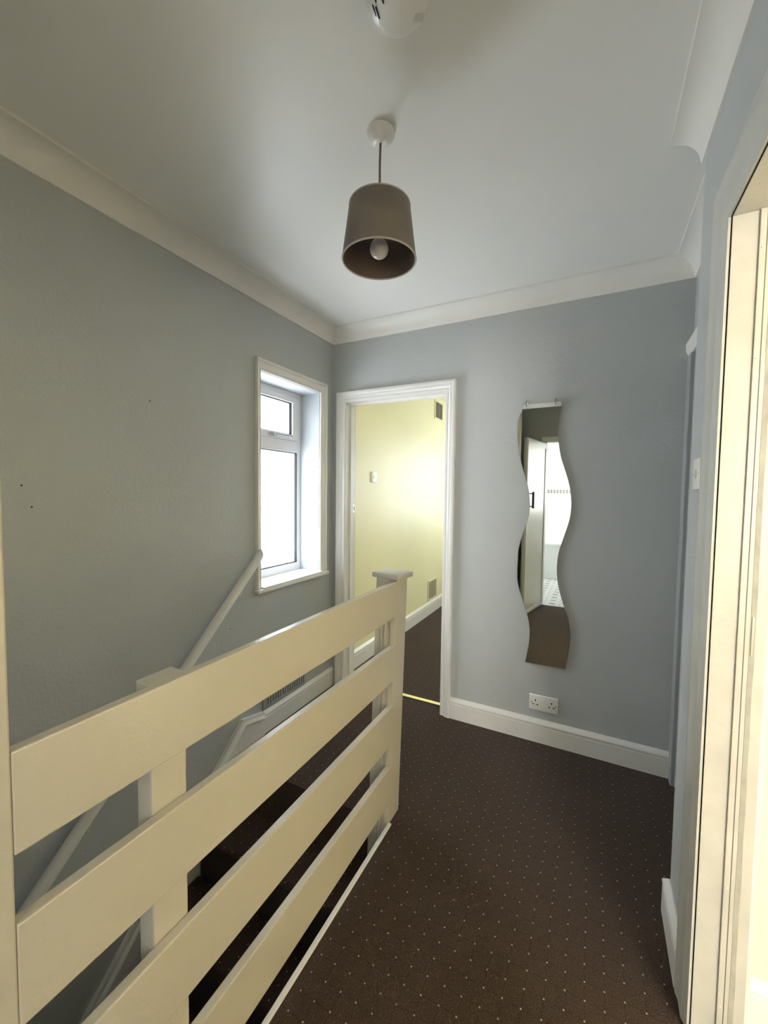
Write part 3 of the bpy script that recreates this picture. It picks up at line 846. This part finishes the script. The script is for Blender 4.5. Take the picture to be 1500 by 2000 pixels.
obj('mirror_glass', slab(YB - 0.011, YB - 0.007), M['mirror'], mr)
obj('mirror_backing', slab(YB - 0.007, YB - 0.0005, 0.001), M['mirror_back'], mr)
bm = B()
hexa(bm, [(-0.3555, YB - 0.016, 1.806), (-0.3555, YB - 0.016, 1.828), (-0.3555, YB - 0.001, 1.806), (-0.3555, YB - 0.001, 1.828),
          (-0.168, YB - 0.016, 1.806), (-0.168, YB - 0.016, 1.830), (-0.168, YB - 0.001, 1.806), (-0.168, YB - 0.001, 1.830)], 0.001)
obj('hanging_rail', bm, M['old_plastic'], mr)
for x in (-0.3405, -0.1965):
    bm = B()
    box(bm, x - 0.005, x + 0.005, YB - 0.006, YB - 0.0005, 1.828, 1.852, 0.002)
    tube(bm, [(x, YB - 0.006, 1.845), (x, YB - 0.020, 1.840), (x, YB - 0.022, 1.822), (x, YB - 0.018, 1.812)], 0.0028, 8)
    obj('hanging_clip', bm, M['steel'], mr, True)

# ------------------------------------------------------------------ double socket
SXc, SZc = -0.209, 0.216
so = thing('double_socket', 'white double wall socket with one rocker switch, below the mirror', 'socket', (SXc, YB, SZc))
bm = B()
box(bm, -0.0735, 0.0735, -0.009, 0.0, -0.043, 0.043, 0.004, 3)
bmesh.ops.transform(bm, matrix=Matrix.Translation((SXc, YB - 0.0005, SZc)) @ Matrix.Rotation(math.radians(-0.8), 4, 'Y'), verts=bm.verts[:])
fp = obj('face_plate', bm, M['plastic'], so, True)
bm = B(); box(bm, SXc - 0.013, SXc + 0.013, YB - 0.0125, YB - 0.009, SZc + 0.010, SZc + 0.026, 0.0015)
obj('rocker_switch', bm, M['porcelain'], so)
for s in (-1, 1):
    cx = SXc + s * 0.041
    for k, (u, v, hw, hh) in enumerate(((0, 0.012, 0.0026, 0.0050), (-0.011, -0.010, 0.0042, 0.0026), (0.011, -0.010, 0.0042, 0.0026))):
        bm = B(); box(bm, cx + u - hw, cx + u + hw, YB - 0.0102, YB - 0.0085, SZc + v - hh, SZc + v + hh)
        o = obj('pin_hole', bm, M['dark'], None); o.parent = fp
for s in (-1, 1):
    bm = B()
    bmesh.ops.create_cone(bm, cap_ends=True, segments=16, radius1=0.0034, radius2=0.003, depth=0.0015,
                          matrix=Matrix.Translation((SXc + s * 0.0605, YB - 0.0098, SZc)) @ Matrix.Rotation(math.pi / 2, 4, 'X'))
    o = obj('screw', bm, M['dark_tone'], None); o.parent = fp
for o in list(fp.children): o.location = (0, 0, 0)

# light switch on the right wall
def switch(name, label, fn, group=None):
    at = fn(0, 0, 0)
    t = thing(name, label, 'light switch', at)
    def tb(bm):
        for v in bm.verts: v.co = Vector(fn(*v.co))
        return bm
    bm = B(); box(bm, -0.043, 0.043, -0.043, 0.043, 0.0005, 0.009, 0.003, 3)
    obj('face_plate', tb(bm), M['plastic'], t, True)
    bm = B(); box(bm, -0.006, 0.006, -0.011, 0.011, 0.009, 0.0135, 0.002)
    obj('rocker', tb(bm), M['plastic'], t, True)
    for s in (-1, 1):
        bm = B(); bmesh.ops.create_cone(bm, cap_ends=True, segments=14, radius1=0.0032, radius2=0.0026, depth=0.0015, matrix=Matrix.Translation((s * 0.030, 0, 0.0095)))
        obj('screw', tb(bm), M['old_plastic'], t)
switch('light_switch', 'light switch on the grey wall beside the right doorway', lambda u, v, w: (XR - w, 1.392 + u, 1.411 + v))
switch('light_switch', 'light switch on the yellow wall through the far doorway', lambda u, v, w: (XL + w, 2.890 + u, 1.471 + v))

# ------------------------------------------------------------------ air vents
def louvre(name, label, cat, at, hw, hh, mat, cols, nsl, vertical=False, group=None, slat=None):
    t = thing(name, label, cat, at, None, group)
    x, y, z = at
    bm = B()
    e = 0.018
    for a in ((y - hw, y - hw + e, z - hh, z + hh), (y + hw - e, y + hw, z - hh, z + hh), (y - hw + e, y + hw - e, z - hh, z - hh + e), (y - hw + e, y + hw - e, z + hh - e, z + hh)):
        box(bm, x + 0.0005, x + 0.010, *a, 0.0015)
    obj('frame', bm, mat, t)
    bm = B(); box(bm, x + 0.0005, x + 0.002, y - hw + e, y + hw - e, z - hh + e, z + hh - e); obj('dark_opening', bm, M['dark'], t)
    bm = B()
    iy0, iy1, iz0, iz1 = y - hw + e, y + hw - e, z - hh + e, z + hh - e
    if vertical:
        for i in range(nsl):
            yy = iy0 + (i + 0.5) * (iy1 - iy0) / nsl; q = (iy1 - iy0) / nsl * 0.32
            box(bm, x + 0.002, x + 0.008, yy - q, yy + q, iz0, iz1)
    else:
        for i in range(nsl):
            zz = iz0 + (i + 0.5) * (iz1 - iz0) / nsl; q = (iz1 - iz0) / nsl * 0.22
            hexa(bm, [(x + 0.002, iy0, zz), (x + 0.002, iy0, zz + 2 * q), (x + 0.002, iy1, zz), (x + 0.002, iy1, zz + 2 * q),
                      (x + 0.009, iy0, zz - q), (x + 0.009, iy0, zz + q * .6), (x + 0.009, iy1, zz - q), (x + 0.009, iy1, zz + q * .6)])
        for c in range(1, cols):
            yy = iy0 + c * (iy1 - iy0) / cols
            box(bm, x + 0.002, x + 0.0095, yy - 0.004, yy + 0.004, iz0, iz1)
    obj('louvres', bm, slat or mat, t)
louvre('air_vent', 'louvred air vent high on the yellow wall', 'air vent', (XL, 4.395, 2.275), 0.128, 0.105, M['vent_cream'], 2, 14, slat=M['vent_slats'])
louvre('air_vent', 'louvred air vent low on the yellow wall above the skirting', 'air vent', (XL, 4.29, 0.265), 0.135, 0.115, M['vent_cream'], 2, 14, slat=M['vent_slats'])
louvre('air_vent', 'grey painted slotted vent on the left wall just above the skirting', 'air vent', (XL, 1.83, 0.215), 0.185, 0.085, M['grey_vent'], 1, 16, True)

# ------------------------------------------------------------------ bathroom behind the camera (seen in the mirror)
d4 = thing('door_4', 'open white bathroom door with black handle, reflected in the mirror', 'door', (BX0, YREAR, 0), 'structure')
bm = B(); frame3(bm, ARCH, BX0 - 0.003, BX1 + 0.003, 0, BZ + 0.003, lambda u, v, p: (u, YREAR + p, v)); obj('architrave', bm, M['gloss'], d4, True)
bm = B()
box(bm, BX0 - 0.025, BX0, YREAR - 0.125, YREAR + 0.002, 0, BZ); box(bm, BX1, BX1 + 0.025, YREAR - 0.125, YREAR + 0.002, 0, BZ)
box(bm, BX0 - 0.025, BX1 + 0.025, YREAR - 0.125, YREAR + 0.002, BZ, BZ + 0.025)
obj('lining', bm, M['gloss'], d4)
p0, p1 = Vector((BX0 - 0.002, YREAR + 0.028, 0)), Vector((-0.655, 0.035, 0))
ex = (p1 - p0).normalized(); LW = (p1 - p0).length; nrm = Vector((ex.y, -ex.x, 0))
def leaf(bm, a0, a1, z0, z1, t0, t1, bev=0.0):
    pts = [p0 + ex * a + nrm * t + Vector((0, 0, z)) for a in (a0, a1) for t in (t0, t1) for z in (z0, z1)]
    hexa(bm, pts, bev)
bm = B(); leaf(bm, 0, LW, 0.012, 1.955, -0.034, 0, 0.002); lf = obj('door_leaf', bm, M['dimmed_gloss'], d4)
bm = B()
fw_ = 0.07
for a in ((0.02, LW - 0.01, 1.955 - fw_, 1.945), (0.02, LW - 0.01, 0.02, 0.02 + fw_ * 0.5), (0.02, 0.02 + fw_ * .4, 0.05, 1.89), (LW - 0.01 - fw_, LW - 0.01, 0.05, 1.89)):
    leaf(bm, a[0], a[1], a[2], a[3], 0, 0.008, 0.002)
o = obj('panel_beading', bm, M['dimmed_gloss'], None); o.parent = lf
bm = B()
for zc in (1.215, 1.355):
    q = p0 + ex * (LW - 0.10)
    tube(bm, [q + nrm * 0.0 + Vector((0, 0, zc)), q + nrm * 0.045 + Vector((0, 0, zc))], 0.006)
q = p0 + ex * (LW - 0.10) + nrm * 0.045
tube(bm, [q + Vector((0, 0, 1.195)), q + Vector((0, 0, 1.23)), q + Vector((0, 0, 1.34)), q + Vector((0, 0, 1.375))], 0.013)
o = obj('door_handle', bm, M['black_metal'], None, True); o.parent = lf; o['label'] = 'black iron pull handle'
for o in list(lf.children): o.location = (0, 0, 0)
# bath under the tiled wall
bt = thing('bathtub', 'white bath along the tiled bathroom wall, glimpsed in the mirror', 'bathtub', (0, -2.7, 0))
bm = B()
def rr_ring(x0, x1, y0, y1, z, r, n=6):
    out = []
    for cx, cy, a0 in ((x1 - r, y1 - r, 0), (x0 + r, y1 - r, 90), (x0 + r, y0 + r, 180), (x1 - r, y0 + r, 270)):
        for i in range(n + 1):
            a = math.radians(a0 + 90 * i / n)
            out.append((cx + r * math.cos(a), cy + r * math.sin(a), z))
    return out
rg = [rr_ring(-0.93, 0.72, -3.04, -2.345, 0.535, 0.04), rr_ring(-0.94, 0.73, -3.045, -2.335, 0.55, 0.04), rr_ring(-0.935, 0.725, -3.04, -2.34, 0.565, 0.04),
      rr_ring(-0.87, 0.66, -2.98, -2.40, 0.565, 0.12), rr_ring(-0.85, 0.64, -2.96, -2.42, 0.54, 0.14), rr_ring(-0.74, 0.58, -2.90, -2.48, 0.20, 0.16), rr_ring(-0.66, 0.50, -2.84, -2.54, 0.16, 0.14)]
loft(bm, rg)
obj('tub', bm, M['porcelain'], bt, True)
bm = B(); box(bm, -0.92, 0.71, -2.365, -2.35, 0.0, 0.535, 0.002); box(bm, 0.695, 0.71, -3.03, -2.365, 0.0, 0.535); obj('bath_panel', bm, M['porcelain'], bt)
